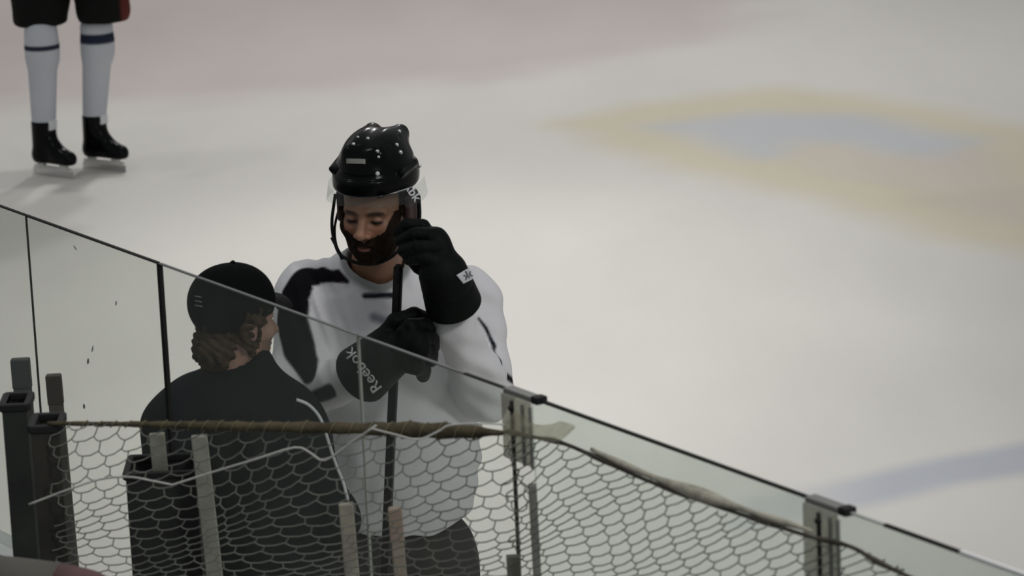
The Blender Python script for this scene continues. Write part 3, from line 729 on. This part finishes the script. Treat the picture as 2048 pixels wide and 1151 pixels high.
# hair: loose curls at the nape and round the ear
def mhair(X):
    q = ml(X); d = face(q) - .012
    b = np.maximum(q[..., 2] - .05, -.115 - q[..., 2]); b = np.maximum(b, q[..., 1] - .012 - .03 * (q[..., 2] > -.005))
    d = smax(d, b, .01)
    d = smin(d, ell(q, (0, -.068, -.062), (.064, .050, .064)), .02)
    for s_ in (-1, 1): d = smax(d, -ell(q, (s_ * .086, -.006, -.016), (.03, .018, .024)), .005)
    x, y, z = q[..., 0], q[..., 1], q[..., 2]
    return (d + .006 * np.sin(x * 170 + 3 * np.sin(z * 60)) * np.sin(z * 150 + y * 120) + .003 * np.sin(y * 300 + x * 200)) * MS
link('hair', surf(mhair, mh0, mh1, .0032), mat('brown_hair', (.055, .036, .022), .75, spec=.15, bump=1, bscale=150, var=.5, vscale=60), man)
def cap_f(X):
    q = ml(X); d = ell(q, (0, -.012, .052), (.094, .113, .098))
    d = smin(d, ell(q, (0, -.05, .05), (.088, .080, .088)), .02)
    d = smax(d, -ell(q, (0, -.012, .045), (.084, .104, .088)), .004)
    lowr = .018 - .045 * sst(-q[..., 1], -.02, .08)
    d = smax(d, lowr - q[..., 2], .006)
    seam_ = np.minimum(np.abs(q[..., 0]), np.abs(q[..., 1] + .012))
    d = d + .0012 * np.exp(-(seam_ / .002) ** 2)
    return smin(d, sph(q, (0, -.012, .150), .007), .004) * MS
cap_m = surf(cap_f, mh0, mh1, .0032); CT = bvh(cap_m)
cap = link('cap', cap_m, mat('cap_black', (.0035, .0045, .004), .85, bump=.3, var=.15, spec=.08), man)
def bill_f(X):
    q = ml(X); d = smax(ell(q, (0, .085, .030), (.070, .085, .030)), -ell(q, (0, .080, .018), (.074, .090, .030)), .003)
    return smax(smax(d, .075 - q[..., 1], .004), q[..., 1] - .135, .006) * MS
link('bill', surf(bill_f, np.array(MC) - .26, np.array(MC) + .26, .003), mat('bill_black', (.012, .012, .012), .7, spec=.15), cap)
M_capth = mat('cap_thread', (.20, .205, .20), .7)
for k, (y_, w_) in enumerate(((592, 12), (601, 13), (610, 14))):
    pts = [hit(CT, 391 + i * w_ / 4, y_ + i * .6, .0015) for i in range(5)]
    link('stitch_line', tube_mesh([pts], [.0016], 6), M_capth, cap)
pts = [hit(CT, x, y, .001) for x, y in [(396, 622), (430, 628), (470, 634)]]
# jacket
def jacket_f(X):
    tor = un(.09, ell(X, pt(478, 900, MY), (.225, .15, .22)), ell(X, pt(490, 1090, MY), (.205, .15, .25)), cone(X, pt(372, 840, MY), pt(575, 852, MY), .080, .074))
    tor = smin(tor, cone(X, pt(480, 830, MY), pt(482, 724, MY), .10, .073), .07)
    tor = smax(tor, .80 - X[..., 2], .01)
    la = un(.04, cone(X, pt(348, 850, MY), pt(335, 1040, MY), .082, .066), cone(X, pt(335, 1040, MY), pt(400, 1160, MY - .2), .066, .045))
    ra = un(.04, cone(X, pt(600, 885, MY), pt(664, 1040, MY), .074, .064), cone(X, pt(664, 1040, MY), pt(600, 1160, MY + .2), .066, .045))
    d = smin(smin(tor, la, .02), ra, .02) + folds(X, .003)
    d = smax(d, -cone(X, pt(482, 770, MY), tuple(mw(0, -.02, 0)), .058, .075), .01)
    return d
jacket_m = surf(jacket_f, (MC[0] - .5, MY - .45, .75), (MC[0] + .5, MY + .45, A(480, 680, MY)[2]), .006)
KT = bvh(jacket_m); V = coords(jacket_m); c = np.tile(np.array([.007, .009, .0085]), (len(V), 1))
nb = np.exp(-((V[:, 0] - MC[0] + .16) / .06) ** 2) * (V[:, 2] > 1.25); c = lerp(c, (.008, .010, .020), nb * .5)
paint(jacket_m, c); jacket = link('jacket', jacket_m, M_cloth, man)
pip = [hit(KT, x, y, .003) for x, y in [(592, 800), (612, 808), (628, 822), (640, 840), (650, 868), (660, 900), (672, 935), (684, 965), (694, 1000)]]
link('piping', tube_mesh([curve_pts(pip, 4)], [.0045], 8), mat('white_piping', (.62, .64, .64), .6), jacket)
def trous_f(X):
    d = un(.06, ell(X, (MC[0] + .01, MY, .90), (.185, .14, .19)), *[cone(X, a, b_, .10, .075) for a, b_ in ((MHL, MKL), (MHR, MKR))], *[cone(X, a, b_, .075, .062) for a, b_ in ((MKL, MFL), (MKR, MFR))])
    return smax(d, .075 - X[..., 2], .01)
link('trousers', surf(trous_f, (MC[0] - .4, MY - .3, .04), (MC[0] + .45, MY + .3, 1.15), .01, lambda V: np.tile([.012, .013, .013], (len(V), 1))), M_cloth, man)
for fx in (MFL, MFR):
    def shoe(X):
        d = smin(cone(X, fx + [0, -.03, -.03], fx + [.05, .13, -.045], .045, .036), cone(X, fx, fx + [0, 0, .03], .05), .02)
        return smax(d, .003 - X[..., 2], .004)
    link('shoe', surf(shoe, fx - [.2, .2, .12], fx + [.2, .3, .15], .006), M_black, man)
    # hands sit at the sleeve ends
for (hx, hy, hY, s_) in ((402, 1166, MY - .2, 1), (600, 1166, MY + .2, -1)):
    h0 = A(hx, hy, hY)
    def hand(X):
        d = ell(X, h0 + np.array([0, 0, -.03], np.float32), (.022, .040, .045))
        for i in range(4):
            o = np.array([0, -.027 + .018 * i, -.055], np.float32); d = smin(d, cone(X, h0 + o, h0 + o + np.array([.004, 0, -.045 - .008 * (i in (1, 2))], np.float32), .0095, .008), .006)
        return smin(d, cone(X, h0 + np.array([0, -.03 * s_, -.02], np.float32), h0 + np.array([.005, -.062 * s_, -.06], np.float32), .011, .009), .008)
    link('hand', surf(hand, h0 - np.array([.1, .12, .17]), h0 + np.array([.1, .12, .06]), .004, lambda V: np.tile([.33, .20, .15], (len(V), 1))), M_skin, man)

# ================================================================== FAR SKATER
gf = G(150, 342); BY = gf.y; SB = F_PX / (gf - CAM).dot(FW)
far = empty('person', (gf.x, BY, 0), 'hockey player far off at upper left, black pants, white socks, black skates', 'person')
def B(px, py, Y=None): return A(px, py, BY if Y is None else Y)
fl, fr = G(108, 350), G(208, 338)
footL, footR = np.array([B(92, 300, fl.y)[0], fl.y, .112]), np.array([B(194, 300, fr.y)[0], fr.y, .112])
kneeL, kneeR = B(84, 95, fl.y), B(195, 85, fr.y)
hipL, hipR = B(95, -90), B(190, -95)
hipz = hipL[2]
def fbody(X):
    d = un(.05, ell(X, B(145, -250), (.17, .11, .3)), cone(X, hipL, kneeL, .085, .06), cone(X, hipR, kneeR, .085, .06), cone(X, kneeL, footL + [0, 0, .16], .055, .04), cone(X, kneeR, footR + [0, 0, .16], .055, .04), cone(X, footL + [0, 0, .16], footL, .036), cone(X, footR + [0, 0, .16], footR, .036))
    hd = B(150, -470); d = smin(d, cone(X, B(148, -370), hd, .055), .03); d = smin(d, ell(X, hd + np.array([0, 0, .05], np.float32), (.08, .1, .12)), .02)
    for s_ in (-1, 1): d = un(.03, d, cone(X, B(148 + s_ * 80, -350), B(148 + s_ * 120, -220), .055, .045), cone(X, B(148 + s_ * 120, -220), B(148 + s_ * 70, -120, BY - .25), .045, .035))
    return d
link('body', surf(fbody, (gf.x - .6, BY - .6, .07), (gf.x + .6, BY + .6, 2.1), .014, lambda V: np.tile([.3, .17, .11], (len(V), 1))), M_skin, far)
def fpants(X):
    d = un(.05, ell(X, B(148, -120), (.25, .17, .18)), cone(X, B(80, -60), B(80, 30), .15, .135), cone(X, B(198, -60), B(206, 18), .135, .13))
    return smax(d, B(150, 44)[2] - X[..., 2], .012) + folds(X, .002)
fp = surf(fpants, (gf.x - .6, BY - .5, .6), (gf.x + .6, BY + .5, 1.5), .009); V = coords(fp); c = np.tile(np.array([.006, .007, .006]), (len(V), 1))
pxx, pyy = proj(V); c = lerp(c, (.10, .022, .018), sst(V[:, 0], B(242, 20)[0], B(248, 20)[0]))
paint(fp, c); link('hockey_pants', fp, M_cloth, far)
def fjers(X):
    d = un(.06, ell(X, B(148, -260), (.25, .17, .30)), cone(X, B(75, -350), B(222, -350), .09))
    for s_ in (-1, 1): d = un(.03, d, cone(X, B(148 + s_ * 82, -350), B(148 + s_ * 125, -220), .085, .075), cone(X, B(148 + s_ * 125, -220), B(148 + s_ * 75, -125, BY - .22), .075, .055))
    return d
link('jersey', surf(fjers, (gf.x - .65, BY - .6, .9), (gf.x + .65, BY + .6, 2.0), .012, lambda V: np.tile([.02, .02, .02], (len(V), 1))), M_cloth, far)
hd = B(150, -470); link('helmet', surf(lambda X: smax(ell(X, hd + np.array([0, 0, .08], np.float32), (.11, .13, .11)), hd[2] + .05 - X[..., 2], .01), hd - .25, hd + .3, .01), M_black, far)
for s_ in (-1, 1):
    g0 = B(148 + s_ * 68, -105, BY - .28)
    link('glove', surf(lambda X: un(.012, ell(X, g0, (.06, .05, .07)), *[cone(X, g0 + np.array([-.035 + .023 * i, -.02, -.03], np.float32), g0 + np.array([-.035 + .023 * i, -.03, -.09], np.float32), .014) for i in range(4)], cone(X, g0, g0 + np.array([-.07 * s_, -.02, -.05], np.float32), .017)), g0 - .18, g0 + .18, .008), M_glove, far)
leg_gear(far, kneeL, footL, (.75, -.60, 0), (.48, .50, .54), 1.02, (B(75, 92, fl.y)[2], .012))
leg_gear(far, kneeR, footR, (.80, -.55, 0), (.48, .50, .54), 1.0, (B(195, 73, fr.y)[2], .024))

# ================================================================== STICKS, BINS AND NET IN FRONT OF THE GLASS
def upright(x0, x1, ytop, colr, label, lean=.012, n=.12, extra=None):
    xm = (x0 + x1) / 2; t = g_at(xm); base = g_pt(t, 1.2, n); Y = base.y
    a, b = P(x0, ytop, Y), P(x1, ytop, Y); wd = (b - a).length; top = (a + b) / 2
    Y = g_pt(g_at(xm), 1, n).y; bot = Vector((top.x + lean * top.z, Y, .012))
    root = empty('wooden_stick', bot, label, 'stick', 'flat sticks standing upright before the glass')
    bm = bmesh.new(); d = (Vector(top) - bot); zz = d.normalized(); xx = Vector((1, 0, 0)); xx = (xx - zz * xx.dot(zz)).normalized(); q = Matrix((xx, zz.cross(xx), zz)).transposed()
    box_bm(bm, (Vector(top) + bot) / 2, (wd, .022, d.length), q, .003)
    link('shaft', bm_mesh(bm), mat('wood_%d' % int(x0), colr, .75, var=.18, vscale=18, bump=.3, bscale=60), root, smooth=False)
    if extra:
        bm = bmesh.new(); box_bm(bm, Vector(top) - d.normalized() * .04, (wd + .003, .025, .075), q, .002)
        link('end_tape', bm_mesh(bm), mat('tape_%d' % int(x0), extra, .85), root, smooth=False)
upright(22, 58, 716, (.085, .098, .088), 'greenish grey upright stick at the far left edge', extra=(.085, .095, .088))
upright(92, 121, 748, (.11, .10, .088), 'brown grey upright stick right of the thin dark glass seam', extra=(.075, .068, .06), lean=.02)
upright(298, 329, 866, (.27, .27, .22), 'pale upright stick in the dark bin, nearest the thick black strip', lean=.03, n=.26)
upright(382, 414, 870, (.30, .30, .25), 'pale upright stick at the right edge of the dark bin', lean=.045, n=.24)
upright(677, 706, 1006, (.36, .33, .27), 'cream upright stick below the end of the white piping', lean=.03)
upright(777, 802, 1014, (.36, .31, .25), 'cream upright stick before the hockey stick shaft', lean=.03, extra=(.38, .29, .23))
upright(1012, 1040, 1110, (.20, .20, .155), 'short olive stick top at the bottom edge, left of the bracket post', lean=.01)
upright(1056, 1073, 968, (.24, .235, .21), 'narrow grey channel of the glass post under the frosted bracket', lean=.01, n=.10)  # lower channel of the glass post, built like the upright sticks
def bin_(x0, x1, ytop, Y, colr, label, dpt=.12, name='storage_bin'):
    a, b = P(x0, ytop, Y), P(x1, ytop, Y); wd = (b - a).length; c0 = (a + b) / 2; h = c0.z; x = c0.x + .0
    root = empty(name, (x, Y, .0), label, 'bin', 'dark bins holding the sticks')
    bm = bmesh.new(); th = .008
    for (cx, cy, sx, sy) in ((0, -dpt / 2, wd, th), (0, dpt / 2, wd, th), (-wd / 2 + th / 2, 0, th, dpt), (wd / 2 - th / 2, 0, th, dpt)):
        box_bm(bm, Vector((x + cx, Y + cy, h / 2 + .006)), (sx, sy, h - .012), None, .002)
    mm = mat('bin_%d' % int(x0), colr, .7, var=.35, vscale=9); link('bin_body', bm_mesh(bm), mm, root, smooth=False)
    bm = bmesh.new()
    for (cx, cy, sx, sy) in ((0, -dpt / 2, wd + .008, .016), (0, dpt / 2, wd + .008, .016), (-wd / 2, 0, .016, dpt), (wd / 2, 0, .016, dpt)):
        box_bm(bm, Vector((x + cx, Y + cy, h - .008)), (sx, sy, .018), None, .004)
    link('rim', bm_mesh(bm), mat('bin_rim', (.006, .006, .006), .7), root, smooth=False)
    return root
bin_(256, 396, 925, g_pt(g_at(330), 1, .26).y, (.018, .021, .018), 'wide dark bin in front of the man in the cap', dpt=.15)
bin_(66, 122, 838, 8.55, (.030, .028, .022), 'narrow dark brown bin right of the far left stick', dpt=.10)
bin_(8, 58, 796, 8.88, (.022, .026, .022), 'dark greenish bin cut by the left edge of the frame', dpt=.10)

# ---- net: hangs from an olive hem; left run nearly straight across, right run follows the glass
HZ = 1.545
hem_l = [(96, 846, 8.50), (300, 848, 8.40), (500, 852, 8.30), (760, 857, 8.20), (1012, 862, 8.10)]
pL = [P(x, y, Y) for x, y, Y in hem_l]
pR = []
for x, y in [(1012, 862), (1060, 872), (1120, 884), (1180, 908), (1280, 954), (1400, 1000), (1520, 1040), (1620, 1072), (1700, 1092), (1760, 1125), (1860, 1172), (1980, 1226)]:
    # solve for the depth on a vertical plane just in front of the glass
    d = ray(x, y); o = g_pt(0, 0, .055); k = ((o - CAM).dot(gn)) / Vector((d.x, d.y, 0)).dot(gn) if False else None
    num = (o.x - CAM.x) * gn.x + (o.y - CAM.y) * gn.y; k = num / (d.x * gn.x + d.y * gn.y); pR.append(CAM + d * k)
pL[-1] = pR[0] + Vector((-.005, -.01, 0))
net = empty('safety_net', (pR[0].x, pR[0].y - .05, 0), 'olive knotted net with rolled hem hanging in front of the glass', 'net')
def frac_curve(pts, n=12):
    c_ = curve_pts(pts, n); L = [0]
    for a, b in zip(c_[:-1], c_[1:]): L.append(L[-1] + (b - a).length)
    def f(s):
        s = min(max(s, 0), L[-1]); i = int(np.searchsorted(L, s)); i = min(max(i, 1), len(L) - 1)
        t = (s - L[i - 1]) / max(L[i] - L[i - 1], 1e-9); return c_[i - 1].lerp(c_[i], t)
    return f, L[-1]
def netting(pts, d1, d2, d3, depth, sag, seed, taper=1.0):
    f, L = frac_curve(pts); rnd = random.Random(seed)
    l1 = (d1[0] - d2[0], d1[1] - d2[1]); l2 = (d1[0] - d3[0], d1[1] - d3[1])
    def warp(u, v):
        vv = v
        uu = u + (.005 * math.sin(v * 30 + seed) + .005 * math.sin(u * 17 + v * 11)) * (1 if taper == 1 else 1.6)
        p = f(uu); z = vv * (1 - .28 * min(vv / depth, 1.2)) if taper == 1 else .6 * (1 - math.exp(-vv / .42))
        bil = sag * math.sin(min(vv / depth, 1) * 2.2) + .012 * math.sin(u * 9 + v * 14)
        z += .006 * math.sin(u * 17 + v * 25 + seed)
        return p + Vector((gn.x * bil, gn.y * bil, -z))
    jit = {}
    def node(i, j, k):
        u = i * l1[0] + j * l2[0] + (d1[0] if k else 0); v = i * l1[1] + j * l2[1] + (d1[1] if k else 0)
        key = (i, j, k)
        if key not in jit: jit[key] = (rnd.uniform(-.003, .003), rnd.uniform(-.0022, .0022))
        return u + jit[key][0], v + jit[key][1]
    paths = []
    for i in range(-90, 90):
        for j in range(-90, 90):
            a = node(i, j, 0)
            if not (-.08 < a[0] < L + .08 and -.08 < a[1] < depth + .08): continue
            for (di, dj) in ((0, 0), (-1, 0), (0, -1)):     # the three B neighbours of an A node
                b = node(i + di, j + dj, 1)
                lo_ = [p for p in (a, b)]
                if a[1] < 0 and b[1] < 0 or a[1] > depth and b[1] > depth: continue
                if min(a[0], b[0]) < 0 or max(a[0], b[0]) > L: continue
                aa, bb = a, b
                if aa[1] < 0 or bb[1] < 0:
                    if aa[1] > bb[1]: aa, bb = bb, aa
                    t = (0 - aa[1]) / (bb[1] - aa[1]); aa = (aa[0] + (bb[0] - aa[0]) * t, 0)
                mid = ((aa[0] + bb[0]) / 2, (aa[1] + bb[1]) / 2 + .0025)
                paths.append([warp(*aa), warp(*mid), warp(*bb)])
    return tube_mesh(paths, [.0015] * len(paths), 5, caps=False)
# vectors from an A node to its three B neighbours, in metres along the hem and down from it
link('netting', netting(pL + [P(1052, 872, 8.02)], (.040, -.013), (-.020, -.006), (-.006, .0145), .75, .03, 3, 2), M_net, net)
link('netting', netting(pR, (.058, -.033), (-.021, -.001), (-.007, .0145), .62, .02, 8), M_net, net)
hl_ = curve_pts(pL, 14); n_ = len(hl_)
def hr(s):                                           # hem thickness along the left run
    return float(np.interp(s, [0, .25, .33, .6, .8, .9, .96, 1], [.0045, .0065, .0085, .0115, .0155, .0185, .010, .004]))
rr = [hr(i / (n_ - 1)) * (1 + .12 * math.sin(i * 1.7) + .08 * math.sin(i * .6)) for i in range(n_)]
link('hem', tube_mesh([hl_], [rr], 12), M_olive, net)
pr_ = curve_pts(pR, 8); link('hem', tube_mesh([pr_], [[.0042 + .0022 * max(0, math.sin(i * .55)) for i in range(len(pr_))]], 8), mat('hem_dark', (.060, .052, .040), .9, bump=.6, bscale=80, var=.4, vscale=20), net)
# rolled slack of the net lying along the right-hand hem
sl = curve_pts([pR[i] + gn * -.004 + Vector((0, 0, .010)) for i in (3, 4, 5, 6, 7)], 8)
link('net_roll', tube_mesh([sl], [[.004 + .011 * math.sin(math.pi * i / (len(sl) - 1)) ** 1.5 * (.6 + .4 * math.sin(i * .5)) for i in range(len(sl))]], 10), mat('net_roll', (.42, .40, .32), .9, bump=.8, bscale=90, var=.3, vscale=25), net)
# lashing loops round the left hem
lp = []
for i in range(24):
    s = .10 + .86 * i / 23; k = int(s * (n_ - 1)); p = hl_[k]; r = rr[k] + .0018
    tdir = (hl_[min(k + 1, n_ - 1)] - hl_[k - 1]).normalized(); u = Vector((0, 0, 1)); v = tdir.cross(u)
    lp.append([p + (u * math.cos(a) + v * math.sin(a)) * r + tdir * .008 * math.cos(a) for a in [2 * math.pi * q_ / 10 for q_ in range(11)]])
for q_ in lp: link('lashing', tube_mesh([q_], [.0013], 5, caps=False), mat('lash', (.20, .175, .10), .85), net)
# pale cord strung over the netting
cp = [(58, 1008, 8.40), (100, 992, 8.39), (138, 978, 8.37), (200, 958, 8.35), (256, 953, 8.31), (300, 960, 8.29), (345, 969, 8.28), (420, 945, 8.25), (510, 918, 8.20), (590, 894, 8.18), (622, 906, 8.17), (650, 920, 8.16), (700, 886, 8.13), (752, 850, 8.09)]
cord = tag(link('cord', tube_mesh([curve_pts([P(x, y, Y - .05) for x, y, Y in cp[:7]], 4) + curve_pts([P(x, y, Y - .05) for x, y, Y in cp[7:]], 3)], [.0023], 8), M_cord), 'white cord zigzagging across the left half of the net', 'cord')
cp2 = [(742, 856), (790, 868), (836, 878), (876, 862), (898, 850), (950, 846), (1004, 848), (1020, 856)]
tag(link('cord', tube_mesh([curve_pts([P(x, y, 8.02) for x, y in cp2], 5)], [.0020], 8), M_cord), 'pale cord looped over the thick end of the olive hem, left of the tape', 'cord')
# translucent tape tying the net to the bracket
def tape():
    bm = bmesh.new(); top = [(1008, 846), (1034, 822), (1066, 846), (1100, 848), (1122, 842), (1150, 850)]; bot = [(1008, 872), (1036, 872), (1066, 876), (1094, 884), (1122, 880), (1150, 856)]
    rows = []
    for k, (a, b) in enumerate(zip(curve_pts([Vector((x, y, 0)) for x, y in top], 6), curve_pts([Vector((x, y, 0)) for x, y in bot], 6))):
        col = []
        for j in range(7):
            q = a.lerp(b, j / 6); d = ray(q.x, q.y); o = g_pt(0, 0, .070 + .006 * math.sin(k * .5 + j))
            num = (o.x - CAM.x) * gn.x + (o.y - CAM.y) * gn.y; col.append(bm.verts.new(CAM + d * (num / (d.x * gn.x + d.y * gn.y))))
        rows.append(col)
    for a, b in zip(rows[:-1], rows[1:]):
        for j in range(6): bm.faces.new((a[j], b[j], b[j + 1], a[j + 1]))
    bmesh.ops.solidify(bm, geom=bm.faces[:], thickness=.002); return bm_mesh(bm)
tag(link('tape', tape(), M_tape), 'translucent cream tape tying the net to the left bracket', 'tape')
# padded rail end, out of focus in the bottom left corner
rail = empty('padded_bench', P(90, 1150, 7.98) * 1, 'grey brown padded bench top in the bottom left corner with maroon end', 'bench'); rail.location.z = 0; bpy.context.view_layer.update()
a, b, c_ = P(-60, 1152, 7.98), P(120, 1170, 7.93), P(240, 1196, 7.86)
link('backrest', tube_mesh([[a, a.lerp(b, .5), b]], [[.05, .05, .048]], 20), mat('bench_grey', (.11, .105, .09), .8), rail)
link('end_pad', tube_mesh([[b, b.lerp(c_, .5), c_]], [[.048, .046, .03]], 20), mat('bench_maroon', (.14, .075, .07), .8), rail)
bm = bmesh.new()
for p in (a.lerp(b, .15), b): box_bm(bm, Vector((p.x, p.y, p.z / 2 - .01)), (.05, .05, p.z - .05), None, .005)
link('post', bm_mesh(bm), M_rubber, rail, smooth=False)
bpy.context.view_layer.update()
